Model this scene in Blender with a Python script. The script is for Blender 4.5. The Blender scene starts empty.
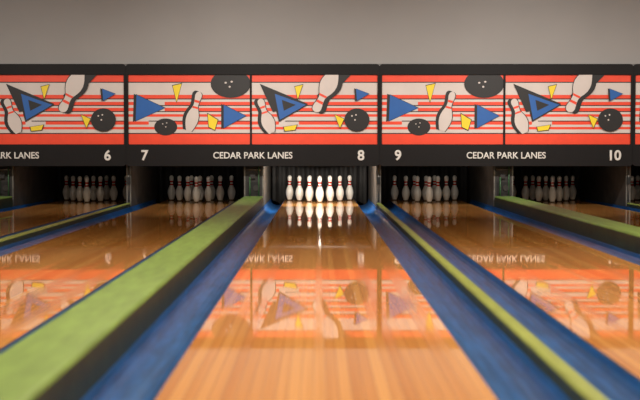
import bpy, bmesh, math, random
from mathutils import Vector, Matrix
random.seed(4)
S = bpy.context.scene
COL = S.collection
S.view_settings.view_transform = 'Standard'
S.view_settings.look = 'None'

# ---------------------------------------------------------------- materials
def new_mat(name):
    m = bpy.data.materials.new(name); m.use_nodes = True
    nt = m.node_tree; b = nt.nodes['Principled BSDF']
    return m, nt, b
def N(nt, t, **kw):
    n = nt.nodes.new(t)
    for k, v in kw.items(): setattr(n, k, v)
    return n
def srgb(r, g, b):
    f = lambda c: (c/255/12.92) if c/255 <= .04045 else ((c/255+.055)/1.055)**2.4
    return (f(r), f(g), f(b), 1)
def simple(name, rgb, rough=.5, metal=0, var=.12, scale=8, bump=0, stretch=None, coat=0, emis=0):
    m, nt, b = new_mat(name)
    c = srgb(*rgb)
    tc = N(nt, 'ShaderNodeTexCoord'); mp = N(nt, 'ShaderNodeMapping')
    if stretch: mp.inputs['Scale'].default_value = stretch
    nz = N(nt, 'ShaderNodeTexNoise'); nz.inputs['Scale'].default_value = scale; nz.inputs['Detail'].default_value = 5
    nt.links.new(tc.outputs['Object'], mp.inputs['Vector']); nt.links.new(mp.outputs[0], nz.inputs['Vector'])
    r = N(nt, 'ShaderNodeValToRGB')
    r.color_ramp.elements[0].position = .3; r.color_ramp.elements[1].position = .7
    r.color_ramp.elements[0].color = tuple(x*(1-var) for x in c[:3])+(1,)
    r.color_ramp.elements[1].color = tuple(min(1, x*(1+var)) for x in c[:3])+(1,)
    nt.links.new(nz.outputs['Fac'], r.inputs[0]); nt.links.new(r.outputs[0], b.inputs['Base Color'])
    b.inputs['Roughness'].default_value = rough; b.inputs['Metallic'].default_value = metal
    b.inputs['Coat Weight'].default_value = coat; b.inputs['Coat Roughness'].default_value = .08
    if emis:
        nt.links.new(r.outputs[0], b.inputs['Emission Color']); b.inputs['Emission Strength'].default_value = emis
    if bump:
        bp = N(nt, 'ShaderNodeBump'); bp.inputs['Strength'].default_value = bump; bp.inputs['Distance'].default_value = .01
        nt.links.new(nz.outputs['Fac'], bp.inputs['Height']); nt.links.new(bp.outputs[0], b.inputs['Normal'])
    return m

def wood_mat(name, cA, cB, cDark, board, rough, seamw=.05):
    m, nt, b = new_mat(name); L = nt.links.new
    tc = N(nt, 'ShaderNodeTexCoord'); sp = N(nt, 'ShaderNodeSeparateXYZ'); L(tc.outputs['Object'], sp.inputs[0])
    dv = N(nt, 'ShaderNodeMath', operation='DIVIDE'); dv.inputs[1].default_value = board; L(sp.outputs['X'], dv.inputs[0])
    fl = N(nt, 'ShaderNodeMath', operation='FLOOR'); L(dv.outputs[0], fl.inputs[0])
    fr = N(nt, 'ShaderNodeMath', operation='FRACT'); L(dv.outputs[0], fr.inputs[0])
    wn = N(nt, 'ShaderNodeTexWhiteNoise', noise_dimensions='1D'); L(fl.outputs[0], wn.inputs['W'])
    mix = N(nt, 'ShaderNodeMix', data_type='RGBA'); L(wn.outputs['Value'], mix.inputs['Factor'])
    mix.inputs['A'].default_value = srgb(*cA); mix.inputs['B'].default_value = srgb(*cB)
    mp = N(nt, 'ShaderNodeMapping'); mp.inputs['Scale'].default_value = (60, .35, 1); L(tc.outputs['Object'], mp.inputs['Vector'])
    nz = N(nt, 'ShaderNodeTexNoise'); nz.inputs['Scale'].default_value = 1.2; nz.inputs['Detail'].default_value = 4; L(mp.outputs[0], nz.inputs['Vector'])
    gr = N(nt, 'ShaderNodeValToRGB'); gr.color_ramp.elements[0].position = .35; gr.color_ramp.elements[1].position = .65
    gr.color_ramp.elements[0].color = (.88, .84, .78, 1); gr.color_ramp.elements[1].color = (1, 1, 1, 1); L(nz.outputs['Fac'], gr.inputs[0])
    mu = N(nt, 'ShaderNodeMix', data_type='RGBA', blend_type='MULTIPLY'); mu.inputs['Factor'].default_value = 1
    L(mix.outputs['Result'], mu.inputs['A']); L(gr.outputs[0], mu.inputs['B'])
    lt = N(nt, 'ShaderNodeMath', operation='LESS_THAN'); L(fr.outputs[0], lt.inputs[0]); lt.inputs[1].default_value = seamw
    m2 = N(nt, 'ShaderNodeMix', data_type='RGBA'); L(lt.outputs[0], m2.inputs['Factor']); L(mu.outputs['Result'], m2.inputs['A'])
    m2.inputs['B'].default_value = srgb(*cDark); L(m2.outputs['Result'], b.inputs['Base Color'])
    # lacquer wear differs from board to board
    ad = N(nt, 'ShaderNodeMath', operation='ADD'); ad.inputs[1].default_value = 37.3; L(fl.outputs[0], ad.inputs[0])
    w2 = N(nt, 'ShaderNodeTexWhiteNoise', noise_dimensions='1D'); L(ad.outputs[0], w2.inputs['W'])
    pw = N(nt, 'ShaderNodeMath', operation='POWER'); pw.inputs[1].default_value = 1.6; L(w2.outputs['Value'], pw.inputs[0])
    mr = N(nt, 'ShaderNodeMapRange'); mr.inputs['To Min'].default_value = rough; mr.inputs['To Max'].default_value = rough*3.0
    L(pw.outputs[0], mr.inputs['Value']); L(mr.outputs[0], b.inputs['Roughness'])
    b.inputs['IOR'].default_value = 1.56
    return m

M_lane = wood_mat('lane_maple', (234, 172, 98), (210, 142, 74), (156, 98, 50), .041, .021, .04)
M_appr = wood_mat('approach_maple', (190, 140, 90), (170, 118, 70), (110, 70, 40), .0273, .12)
M_lane_side = simple('lane_side_wood', (90, 60, 35), .6)
M_gut = simple('gutter_blue_plastic', (30, 90, 156), .32, var=.35, scale=5, stretch=(8, .6, 8), bump=.05)
M_green = simple('cap_green_plastic', (118, 152, 74), .45, var=.2, scale=5, stretch=(5, .8, 5), bump=.05)
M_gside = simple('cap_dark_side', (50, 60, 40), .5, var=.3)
M_green2 = simple('cap_lime_plastic', (146, 162, 78), .45, var=.15, scale=5, stretch=(5, .8, 5))
M_floor = simple('pit_floor_concrete', (40, 38, 36), .8, var=.2)
M_wall = simple('painted_wall_grey', (157, 155, 154), .8, var=.03, scale=1.3, bump=.02)
M_ceil = simple('ceiling_tile', (140, 134, 128), .9, var=.05, scale=30)
M_dark = simple('machine_black', (20, 18, 18), .6, var=.3)
M_kick = simple('kickback_grey', (84, 79, 74), .55, var=.35, scale=5, bump=.05)
M_kickb = simple('kickback_front_black', (30, 28, 28), .5, var=.3)
M_steel = simple('worn_steel', (110, 108, 104), .45, metal=.6, var=.3)
M_frame = simple('mask_frame_black', (13, 10, 12), .6, var=.12)
M_frame.node_tree.nodes['Principled BSDF'].inputs['Specular IOR Level'].default_value = .25
M_white = simple('mask_print_white', (208, 198, 193), .5, var=.05, scale=3)
M_red = simple('mask_print_red', (234, 66, 32), .5, var=.05)
M_blue = simple('mask_print_blue', (8, 88, 166), .5, var=.05)
M_yel = simple('mask_print_yellow', (236, 208, 30), .5, var=.05)
M_blk = simple('mask_print_black', (14, 11, 14), .55, var=.05)
M_txt = simple('mask_lettering_white', (218, 216, 212), .5, var=.03)
M_curt = simple('pit_curtain_vinyl', (22, 18, 17), .6, var=.3, stretch=(12, 1, 1), bump=.2)
M_fix = simple('light_housing_white', (200, 200, 196), .5)
M_rub = simple('rubber_black', (15, 15, 15), .7)
M_cable = simple('cable_green', (50, 90, 56), .5)

def emis_mat(name, col, st):
    m, nt, b = new_mat(name)
    nz = N(nt, 'ShaderNodeTexNoise'); nz.inputs['Scale'].default_value = 2
    b.inputs['Base Color'].default_value = (.8, .8, .8, 1)
    b.inputs['Emission Color'].default_value = col; 
    mr = N(nt, 'ShaderNodeMapRange'); mr.inputs['To Min'].default_value = st*.95; mr.inputs['To Max'].default_value = st*1.05
    nt.links.new(nz.outputs['Fac'], mr.inputs['Value']); nt.links.new(mr.outputs[0], b.inputs['Emission Strength'])
    return m
M_diff = emis_mat('light_diffuser', (1, .86, .7, 1), 5)
M_glint = emis_mat('glint_bulb_glow', (1, .9, .76, 1), 8)  # for the added bulb that puts a white glint in the lane

def pin_material():
    m, nt, b = new_mat('pin_white_lacquer'); L = nt.links.new
    tc = N(nt, 'ShaderNodeTexCoord'); sp = N(nt, 'ShaderNodeSeparateXYZ'); L(tc.outputs['Object'], sp.inputs[0])
    r = N(nt, 'ShaderNodeValToRGB'); r.color_ramp.interpolation = 'CONSTANT'
    mr = N(nt, 'ShaderNodeMapRange'); mr.inputs['From Max'].default_value = .381; L(sp.outputs['Z'], mr.inputs['Value']); L(mr.outputs[0], r.inputs[0])
    W = srgb(240, 236, 228); R = srgb(200, 34, 28); K = srgb(120, 110, 100)
    e = r.color_ramp.elements; e[0].position = 0; e[0].color = K; e[1].position = .035; e[1].color = W
    for p, c in ((.60, R), (.66, W), (.71, R), (.77, W)):
        x = e.new(p); x.color = c
    nz = N(nt, 'ShaderNodeTexNoise'); nz.inputs['Scale'].default_value = 20
    mx = N(nt, 'ShaderNodeMix', data_type='RGBA', blend_type='MULTIPLY'); mx.inputs['Factor'].default_value = .12
    L(r.outputs[0], mx.inputs['A']); L(nz.outputs['Fac'], mx.inputs['B']); L(mx.outputs['Result'], b.inputs['Base Color'])
    b.inputs['Roughness'].default_value = .25; b.inputs['Coat Weight'].default_value = .4
    return m
M_pin = pin_material()

# ---------------------------------------------------------------- helpers
def obj(name, mesh, parent=None, loc=(0, 0, 0)):
    o = bpy.data.objects.new(name, mesh); COL.objects.link(o); o.location = loc
    if parent: o.parent = parent
    return o
def empty(name, loc=(0, 0, 0)):
    o = bpy.data.objects.new(name, None); COL.objects.link(o); o.location = loc; o.empty_display_size = .1
    return o
def box(name, x0, x1, y0, y1, z0, z1, mat, parent=None, bevel=0):
    me = bpy.data.meshes.new(name); bm = bmesh.new()
    bmesh.ops.create_cube(bm, size=1)
    for v in bm.verts:
        v.co = Vector(((x1-x0)*v.co.x, (y1-y0)*v.co.y, (z1-z0)*v.co.z))
    if bevel:
        bmesh.ops.bevel(bm, geom=bm.edges[:], offset=bevel, segments=2, affect='EDGES')
    bm.to_mesh(me); bm.free(); me.materials.append(mat)
    return obj(name, me, parent, ((x0+x1)/2, (y0+y1)/2, (z0+z1)/2))
def cyl(bm, p0, p1, r, seg=16, mi=0):
    p0, p1 = Vector(p0), Vector(p1); d = p1-p0
    mt = Matrix.Translation((p0+p1)/2) @ d.to_track_quat('Z', 'Y').to_matrix().to_4x4()
    res = bmesh.ops.create_cone(bm, cap_ends=True, segments=seg, radius1=r, radius2=r, depth=d.length, matrix=mt)
    for v in res['verts']:
        for f in v.link_faces: f.material_index = mi; f.smooth = len(f.verts) == 4
def bbox(bm, x0, x1, y0, y1, z0, z1, mi=0):
    mt = Matrix.Translation(((x0+x1)/2, (y0+y1)/2, (z0+z1)/2)) @ Matrix.Diagonal((x1-x0, y1-y0, z1-z0, 1))
    res = bmesh.ops.create_cube(bm, size=1, matrix=mt)
    for v in res['verts']:
        for f in v.link_faces: f.material_index = mi
def extrude_y(name, prof, y0, y1, mats, mi_of=None, loc=(0, 0, 0), parent=None, smooth=False, ys=None):
    me = bpy.data.meshes.new(name); bm = bmesh.new()
    a = [bm.verts.new((x, y0, z)) for x, z in prof]; b = [bm.verts.new((x, y1, z)) for x, z in prof]
    n = len(prof)
    for i in range(n):
        f = bm.faces.new((a[i], a[(i+1) % n], b[(i+1) % n], b[i])); f.smooth = smooth
        if mi_of: f.material_index = mi_of(i)
    c1 = bm.faces.new(a); c2 = bm.faces.new(b[::-1])
    bmesh.ops.triangulate(bm, faces=[c1, c2])
    bmesh.ops.recalc_face_normals(bm, faces=bm.faces[:])
    bm.to_mesh(me); bm.free()
    for m in mats: me.materials.append(m)
    return obj(name, me, parent, loc)

# ---------------------------------------------------------------- layout
LW = 1.066/2; GW = .235
Y0 = -.12; YM = 16.72; YK = 16.95; YE = 19.45
FZ = -.12
pairs = [-4.3, -.9, 2.5, 5.9]
XL, XR = -6.02, 7.62
lane_x = []
for p in pairs: lane_x += [p-.9, p+.9]

for lx in lane_x:
    extrude_y('bowling_lane', [(-LW, FZ), (LW, FZ), (LW, 0), (-LW, 0)], Y0, YE, [M_lane_side, M_lane],
              lambda i: 1 if i == 2 else 0, (lx, 0, 0))
def gutter_profile():
    R = GW/2-.001; pts = []
    for i in range(13):
        a = math.pi + math.pi*i/12
        pts.append((R*.96*math.cos(a), .085*math.sin(a)-.012))
    out = [(-R, -.004), (-R*.96, -.004)] + pts[1:-1] + [(R*.96, -.004), (R, -.004)] + [(R, FZ), (-R, FZ)]
    return out
gp = gutter_profile()
for lx in lane_x:
    for s in (-1, 1):
        extrude_y('lane_gutter', gp, Y0, YE, [M_gut], None, (lx+s*(LW+GW/2), 0, 0), smooth=False)
def cap_profile(w, h, r):
    pts = [(-w/2, FZ), (w/2, FZ), (w/2, 0)]
    for i in range(6):
        a = math.pi/2*i/5; pts.append((w/2-r+r*math.cos(a), h-r+r*math.sin(a)))
    for i in range(6):
        a = math.pi/2+math.pi/2*i/5; pts.append((-w/2+r+r*math.cos(a), h-r+r*math.sin(a)))
    pts.append((-w/2, 0)); return pts
WW = 1.8-2*LW-2*GW - .002
NW = 1.6-2*LW-2*GW - .002
for i, p in enumerate(pairs):
    pr = cap_profile(WW, .14, .018); n = len(pr)
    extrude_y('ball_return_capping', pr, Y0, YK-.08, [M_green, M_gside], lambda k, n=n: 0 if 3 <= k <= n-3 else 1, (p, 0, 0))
    if i < 3:
        pr = cap_profile(NW, .05, .015)
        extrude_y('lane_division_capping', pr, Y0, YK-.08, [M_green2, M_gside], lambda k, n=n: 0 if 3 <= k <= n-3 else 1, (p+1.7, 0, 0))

# ---------------------------------------------------------------- pins
prof = [(0, 1.015), (.06, 1.09), (.75, 1.414), (2.25, 1.953), (3.375, 2.255), (4.5, 2.383), (5.875, 2.281), (7.25, 1.852),
        (8.625, 1.236), (9.375, .983), (10, .899), (10.875, .935), (11.75, 1.047), (12.625, 1.203), (13.5, 1.274),
        (14.2, 1.12), (14.65, .82), (14.9, .45), (15, 0)]
def pin_mesh():
    pts = []
    for i in range(len(prof)-1):
        p0 = prof[max(0, i-1)]; p1 = prof[i]; p2 = prof[i+1]; p3 = prof[min(len(prof)-1, i+2)]
        for k in range(3):
            t = k/3
            z = p1[0]+(p2[0]-p1[0])*t
            m1 = (p2[1]-p0[1])/(p2[0]-p0[0]+1e-6) if i > 1 else (p2[1]-p1[1])/(p2[0]-p1[0])
            m2 = (p3[1]-p1[1])/(p3[0]-p1[0]+1e-6); h = p2[0]-p1[0]
            if i >= len(prof)-3: r = p1[1]+(p2[1]-p1[1])*t
            else: r = (2*t**3-3*t*t+1)*p1[1]+(t**3-2*t*t+t)*h*m1+(-2*t**3+3*t*t)*p2[1]+(t**3-t*t)*h*m2
            pts.append((z*.0254, max(r, 0)*.0254))
    me = bpy.data.meshes.new('bowling_pin'); bm = bmesh.new(); seg = 28; rings = []
    for z, r in pts:
        rings.append([bm.verts.new((r*math.cos(2*math.pi*j/seg), r*math.sin(2*math.pi*j/seg), z)) for j in range(seg)])
    top = bm.verts.new((0, 0, .381))
    for a, b in zip(rings, rings[1:]):
        for j in range(seg): bm.faces.new((a[j], a[(j+1) % seg], b[(j+1) % seg], b[j]))
    for j in range(seg): bm.faces.new((rings[-1][j], rings[-1][(j+1) % seg], top))
    bm.faces.new(rings[0][::-1])
    for f in bm.faces: f.smooth = True
    bm.to_mesh(me); bm.free(); me.materials.append(M_pin); return me
PM = pin_mesh()
YH = 18.17
for lx in lane_x[:-1]:
    for row in range(4):
        for k in range(row+1):
            obj('bowling_pin', PM, None, (lx+(k-row/2)*.3048, YH+row*.264, 0.0005))

# ---------------------------------------------------------------- masking units
PX = 74.4; ZB = .565
def U(u, v): return ((u-254)/PX, ZB+(165-v)/PX)
class Art:
    mats = [M_white, M_red, M_blue, M_yel, M_blk]
    def __init__(s): s.bm = bmesh.new(); s.l = 0
    def poly(s, pts, mi, up=True):
        if up: s.l += 1
        y = -.0005*s.l
        vs = [s.bm.verts.new((U(*p)[0], y, U(*p)[1])) for p in pts]
        f = s.bm.faces.new(vs); f.material_index = mi
        f.normal_update()
        if f.normal.y > 0: f.normal_flip()
    def rect(s, x0, y0, x1, y1, mi, up=True): s.poly([(x0, y0), (x1, y0), (x1, y1), (x0, y1)], mi, up)
    def disc(s, cx, cy, rx, ry, mi, ang=0): s.poly([(cx+rx*math.cos(2*math.pi*i/28), cy+ry*math.sin(2*math.pi*i/28)) for i in range(28)], mi)
    def grow(s, pts, g):
        cx = sum(p[0] for p in pts)/len(pts); cy = sum(p[1] for p in pts)/len(pts)
        return [(cx+(x-cx)*(1+g), cy+(y-cy)*(1+g)) for x, y in pts]
    def outlined(s, pts, mi, g=.14): s.poly(s.grow(pts, g), 4); s.poly(pts, mi)
    def tri(s, pts, sh=(-3, -2)):
        s.poly([(x+sh[0], y+sh[1]) for x, y in s.grow(pts, .08)], 4); s.poly(s.grow(pts, .06), 4); s.poly(pts, 2)
    def pin(s, base, head, wid, shadow=None):
        bx, by = base; hx, hy = head; L = math.hypot(hx-bx, hy-by); dx, dy = (hx-bx)/L, (hy-by)/L; nx, ny = -dy, dx
        def outl(gr, off=(0, 0), z0=0, z1=15.001):
            pr = [(z, r) for z, r in prof if z0 <= z <= z1]
            P = lambda z, r: (bx+dx*L*z/15+nx*r+off[0], by+dy*L*z/15+ny*r+off[1])
            k = wid/2/2.383
            a = [P(z, r*k+gr) for z, r in pr]; b = [P(z, -r*k-gr) for z, r in pr]
            if z1 > 14: b = b[:-1]
            return a+b[::-1]
        if shadow: s.poly(outl(.6, shadow), 4)
        s.poly(outl(.8), 4); s.poly(outl(0), 0)
        for z0, z1 in ((8.6, 9.4), (10.8, 11.8)):
            s.poly(outl(-.1, (0, 0), z0, z1), 1)

def build_art():
    a = Art()
    a.rect(129, 74, 379, 145, 0)
    a.l += 1
    for y0, y1 in ((75, 82), (95.0, 98.6), (134, 144.6)):
        a.rect(129, y0, 379, y1, 1, False)
    a.l += 1
    for y in (82, 98.6, 133): a.rect(129, y, 379, y+1.0, 4, False)
    a.l += 1
    for y in (102, 108, 121.5):
        a.rect(166, y, 252, y+3.2, 1, False); a.rect(300, y, 379, y+3.2, 1, False)
        a.rect(129, y, 150, y+3.2, 1, False); a.rect(253, y, 280, y+3.2, 1, False)
    a.rect(129, 114.3, 379, 116.8, 1, False); a.rect(129, 127, 379, 129.4, 1, False)
    a.l += 1
    for y in (105.2, 111.2, 120.7):
        a.rect(150, y, 252, y+.9, 4, False); a.rect(286, y, 379, y+.9, 4, False)
    a.tri([(138, 95), (166, 108), (137, 121)], (-2, 0))
    a.outlined([(174, 86), (183, 84), (178, 102)], 3)
    a.disc(167, 127, 11.5, 8.5, 4)
    for dx, dy in ((-3, -3), (1, -4), (0, 0)): a.disc(167+dx, 127+dy, .6, .5, 0)
    a.pin((190, 131), (201, 92), 12.5, (-2.5, -1))
    a.outlined([(209, 114), (219, 120), (216, 130), (210, 127)], 3)
    a.disc(232, 84, 20, 14, 4)
    for dx, dy in ((-6, -1), (0, -2), (-2, 3)): a.disc(233+dx, 84+dy, 1.1, .9, 0)
    a.tri([(225, 105), (247, 116), (225, 128)], (-2, 0))
    a.pin((273, 133), (261, 99), 13, (-3, 0))
    a.poly([(261, 84), (309, 104), (274, 112)], 4)
    a.poly([(272, 90), (309, 105), (280, 122)], 4)
    a.poly([(276, 94), (307, 105), (281, 120)], 2)
    a.poly([(283, 100), (297, 105), (285, 111)], 4)
    a.outlined([(296, 87), (304, 85), (299, 99)], 3)
    a.outlined([(285, 127), (298, 125), (296, 130), (286, 131)], 3)
    a.poly([(333, 75), (352, 75), (324, 104), (318, 96)], 4)
    a.pin((336, 72), (316, 112), 17, (4, 1))
    a.tri([(357, 89), (370, 94), (358, 101)], (-1.5, 0))
    a.outlined([(336, 115), (345, 119), (341, 128)], 3)
    a.disc(358, 120, 12.5, 11.5, 4)
    for dx, dy in ((-4, -4), (0, -5), (-1, 0)): a.disc(357+dx, 120+dy, .8, .8, 0)
    me = bpy.data.meshes.new('printed_artwork'); a.bm.to_mesh(me); a.bm.free()
    for m in Art.mats: me.materials.append(m)
    return me
ART = build_art()

def rrect(x0, x1, z0, z1, r, n=6):
    pts = []
    for cx, cz, a0 in ((x1-r, z1-r, 0), (x0+r, z1-r, 90), (x0+r, z0+r, 180), (x1-r, z0+r, 270)):
        for i in range(n+1):
            a = math.radians(a0+90*i/n); pts.append((cx+r*math.cos(a), cz+r*math.sin(a)))
    return pts
def plate(name, loops, thick, mat, bevel=0):
    cu = bpy.data.curves.new(name, 'CURVE'); cu.dimensions = '2D'; cu.fill_mode = 'BOTH'; cu.extrude = thick/2; cu.bevel_depth = bevel
    for lp in loops:
        s = cu.splines.new('POLY'); s.points.add(len(lp)-1); s.use_cyclic_u = True
        for i, (x, z) in enumerate(lp): s.points[i].co = (x, z, 0, 1)
    o = bpy.data.objects.new('t', cu); COL.objects.link(o)
    bpy.context.view_layer.update()
    me = bpy.data.meshes.new_from_object(o.evaluated_get(bpy.context.evaluated_depsgraph_get()))
    bpy.data.objects.remove(o)
    me.transform(Matrix.Rotation(math.pi/2, 4, 'X')); me.name = name
    me.materials.clear(); me.materials.append(mat); return me
x0, zt = U(127.3, 64.5); x1, zb = U(380.7, 166)
def R4(a, b, c, d):
    p, q = U(a, b); r, s_ = U(c, d); return rrect(p, r, s_, q, .012, 3)
FR = plate('frame', [rrect(x0, x1, zb, zt, .05), R4(129.8, 75, 251.3, 144.5), R4(253, 75, 378.6, 144.5)], .02, M_frame, .002)
BACK = plate('cabinet', [rrect(x0+.004, x1-.004, zb+.004, zt-.004, .05)], .06, M_frame)
def text_mesh(body, size, wide, off):
    cu = bpy.data.curves.new('txt', 'FONT'); cu.body = body; cu.size = size; cu.align_x = 'CENTER'; cu.align_y = 'CENTER'
    cu.extrude = .002; cu.bevel_depth = off; cu.bevel_resolution = 1
    o = bpy.data.objects.new('t', cu); COL.objects.link(o); bpy.context.view_layer.update()
    me = bpy.data.meshes.new_from_object(o.evaluated_get(bpy.context.evaluated_depsgraph_get())); bpy.data.objects.remove(o)
    w = max(v.co.x for v in me.vertices)-min(v.co.x for v in me.vertices)
    cz = (max(v.co.y for v in me.vertices)+min(v.co.y for v in me.vertices))/2
    k = wide/w if wide else 1
    me.transform(Matrix.Rotation(math.pi/2, 4, 'X') @ Matrix.Diagonal((k, 1, 1, 1)) @ Matrix.Translation((0, -cz, 0)))
    me.materials.clear(); me.materials.append(M_txt); return me
NAME = text_mesh('CEDAR PARK LANES', .122, 79/PX, .0018)
for i, p in enumerate(pairs):
    e = empty('masking_unit', (p, YM, 0))
    obj('cabinet', BACK, e, (0, .056, 0))
    obj('printed_artwork', ART, e, (0, .0235, 0))
    obj('frame', FR, e, (0, .008, 0))
    obj('lettering', NAME, e, (0, -.0095, U(0, 155.3)[1]))
    for j, u in ((0, 146), (1, 362)):
        s = str(5+2*i+j)
        obj('lane_number', text_mesh(s, .185, 0, .006), e, (U(u, 0)[0], -.0125, U(0, 155.3)[1]))

# ---------------------------------------------------------------- room shell
H = 3.3; YB = -5.5; YP = 21.2
box('floor', XL, XR, YB, YP, FZ-.1, FZ, M_floor)
box('bowling_approach', XL+.01, XR-.01, YB+.01, Y0-.03, FZ, 0, M_appr)
box('foul_line', XL+.01, XR-.01, Y0-.03, Y0, FZ, .001, M_rub)
box('wall_back', XL-.1, XR+.1, YP, YP+.1, FZ-.1, H, M_dark)
box('wall_rear', XL-.1, XR+.1, YB-.1, YB, FZ-.1, H, M_wall)
box('wall_left', XL-.1, XL, YB, YP, FZ-.1, H, M_wall)
box('wall_right', XR, XR+.1, YB, YP, FZ-.1, H, M_wall)
box('ceiling', XL-.1, XR+.1, YB-.1, YP+.1, H, H+.1, M_ceil)
box('wall_front', XL, XR, YM+.091, YM+.2, .64, H, M_wall)
box('trim_1', XL, XR, YM+.07, YM+.091, 1.92, 1.94, M_wall)

def kickback(xc, w, wide):
    me = bpy.data.meshes.new('pinsetter_kickback'); bm = bmesh.new()
    bbox(bm, -w/2, w/2, YK, YE+.8, FZ, .64, 0)
    bbox(bm, -w/2-.004, w/2+.004, YK-.01, YK+.02, .0, .64, 1)
    bbox(bm, w/2-.012, w/2+.006, YK-.016, YK+.03, .0, .62, 2)
    bbox(bm, -w/2-.006, -w/2+.012, YK-.016, YK+.03, .0, .62, 2)
    if wide:
        bbox(bm, -.085, .085, YK-.03, YK, .17, .33, 3)
        bbox(bm, -.05, .02, YK-.05, YK-.028, .38, .46, 1)
        cyl(bm, (-.05, YK-.06, .40), (-.05, YK-.06, .14), .010, 12, 4)
        cyl(bm, (.07, YK-.04, .56), (.07, YK-.04, .14), .009, 12, 4)
        cyl(bm, (.03, YK-.05, .25), (.03, YK-.02, .25), .04, 20, 1)
        cyl(bm, (-.1, YK-.03, .5), (.1, YK-.03, .5), .010, 12, 2)
    else:
        cyl(bm, (0, YK-.025, .08), (0, YK-.025, .56), .010, 12, 2)
        bbox(bm, -.022, .022, YK-.05, YK-.01, .3, .4, 3)
    bm.to_mesh(me); bm.free()
    for m in (M_kick, M_kickb, M_steel, M_rub, M_cable): me.materials.append(m)
    obj('pinsetter_kickback', me, None, (xc, 0, 0))
for i, p in enumerate(pairs):
    kickback(p, WW-.01, True)
    if i < 3: kickback(p+1.7, NW-.01, False)
for lx in lane_x:
    w = LW+GW-.02; me = bpy.data.meshes.new('pit_curtain'); bm = bmesh.new(); n = 48; r0 = []; r1 = []
    for i in range(n+1):
        xx = -w+2*w*i/n; yy = .015*math.sin(i*1.3)
        r0.append(bm.verts.new((xx, yy, .03))); r1.append(bm.verts.new((xx, yy, .72)))
    for i in range(n): 
        f = bm.faces.new((r0[i], r0[i+1], r1[i+1], r1[i])); f.smooth = True
    cyl(bm, (-w, 0, .725), (w, 0, .725), .015)
    bbox(bm, -w, w, -.03, .03, .0, .03)
    bm.to_mesh(me); bm.free(); me.materials.append(M_curt)
    obj('pit_curtain', me, None, (lx, YE+.3, FZ))
for i, lx in enumerate(lane_x):
    me = bpy.data.meshes.new('pinsetter_table'); bm = bmesh.new()
    bbox(bm, -.74, .74, YH-.25, YH+1.0, .62, .72, 0)
    for row in range(4):
        for k2 in range(row+1):
            cyl(bm, ((k2-row/2)*.3048, YH+row*.264, .56), ((k2-row/2)*.3048, YH+row*.264, .64), .07, 16, 0)
    bbox(bm, -.03, .03, 17.83, YH-.24, .63, .65, 0)
    cyl(bm, (0, 17.85, .588), (0, 17.85, .635), .012, 12, 0)
    bm.to_mesh(me); bm.free(); me.materials.append(M_dark)
    t = obj('pinsetter_table', me, None, (lx, 0, 0))
    me = bpy.data.meshes.new('glint_bulb'); bm = bmesh.new()  # added bulb hidden behind the mask; one glows, for a lane glint
    bmesh.ops.create_uvsphere(bm, u_segments=20, v_segments=12, radius=.018)
    for f in bm.faces: f.smooth = True
    bm.to_mesh(me); bm.free(); me.materials.append(M_glint if i == 3 else M_fix)
    obj('glint_bulb', me, t, (0, 17.85, .574))

# ---------------------------------------------------------------- lights
def area(name, loc, rot, sx, sy, power, col, parent=None, spread=180):
    l = bpy.data.lights.new(name, 'AREA'); l.shape = 'RECTANGLE'; l.size = sx; l.size_y = sy; l.energy = power; l.color = col
    l.spread = math.radians(spread)
    o = bpy.data.objects.new(name, l); COL.objects.link(o); o.location = loc; o.rotation_euler = rot
    if parent: o.parent = parent
    return o
WARM = (1, .82, .60)
def ceiling_fixture(x, y, power):
    e = empty('ceiling_light', (x, y, 0))
    box('housing', -.62, .62, -.16, .16, H-.07, H, M_fix, e, .01)
    box('diffuser', -.58, .58, -.13, .13, H-.085, H-.069, M_diff, e)
    area('lamp', (0, 0, H-.1), (0, 0, 0), 1.16, .26, power, WARM, e)
for y in (1.5, 5.0, 8.5):
    for x in (-4.3, -.9, 2.5, 5.9): ceiling_fixture(x, y, 72 if x in (-.9, 2.5) else 34)
for i, p in enumerate(pairs):
    e = empty('wall_washer_light', (p, 12.6, 0))
    box('housing', -.8, .8, -.16, -.02, H-.2, H, M_fix, e, .01)
    ang = math.radians(61)
    area('lamp', (0, .02, H-.12), (ang, 0, 0), 1.5, .16, (22, 37, 39, 26)[i], (1, .92, .83), e, 78)
for i, lx in enumerate(lane_x):
    pw = {3: 40, 2: 1.8, 4: 2.6, 1: .5, 5: .5}.get(i, .4)
    e = empty('pin_deck_light', (lx, YM+.33, 0))
    box('housing', -.5, .5, -.04, .04, .68, .76, M_fix, e, .005)
    area('lamp', (0, .03, .665), (math.radians(58), 0, 0), .96, .06, pw, (1, .92, .80), e)

w = bpy.data.worlds.new('World'); S.world = w; w.use_nodes = True
w.node_tree.nodes['Background'].inputs[0].default_value = (.5, .45, .42, 1); w.node_tree.nodes['Background'].inputs[1].default_value = .05

# ---------------------------------------------------------------- camera
cam = bpy.data.cameras.new('camera'); co = bpy.data.objects.new('camera', cam); COL.objects.link(co)
cam.lens = 70; cam.sensor_width = 36
co.location = (-.025, 0, .78)
co.rotation_euler = (math.radians(90)-math.atan(51/1244), 0, -2/1244)
cam.dof.use_dof = True; cam.dof.focus_distance = 17.6; cam.dof.aperture_fstop = 2.8
cam.clip_start = .05
S.camera = co
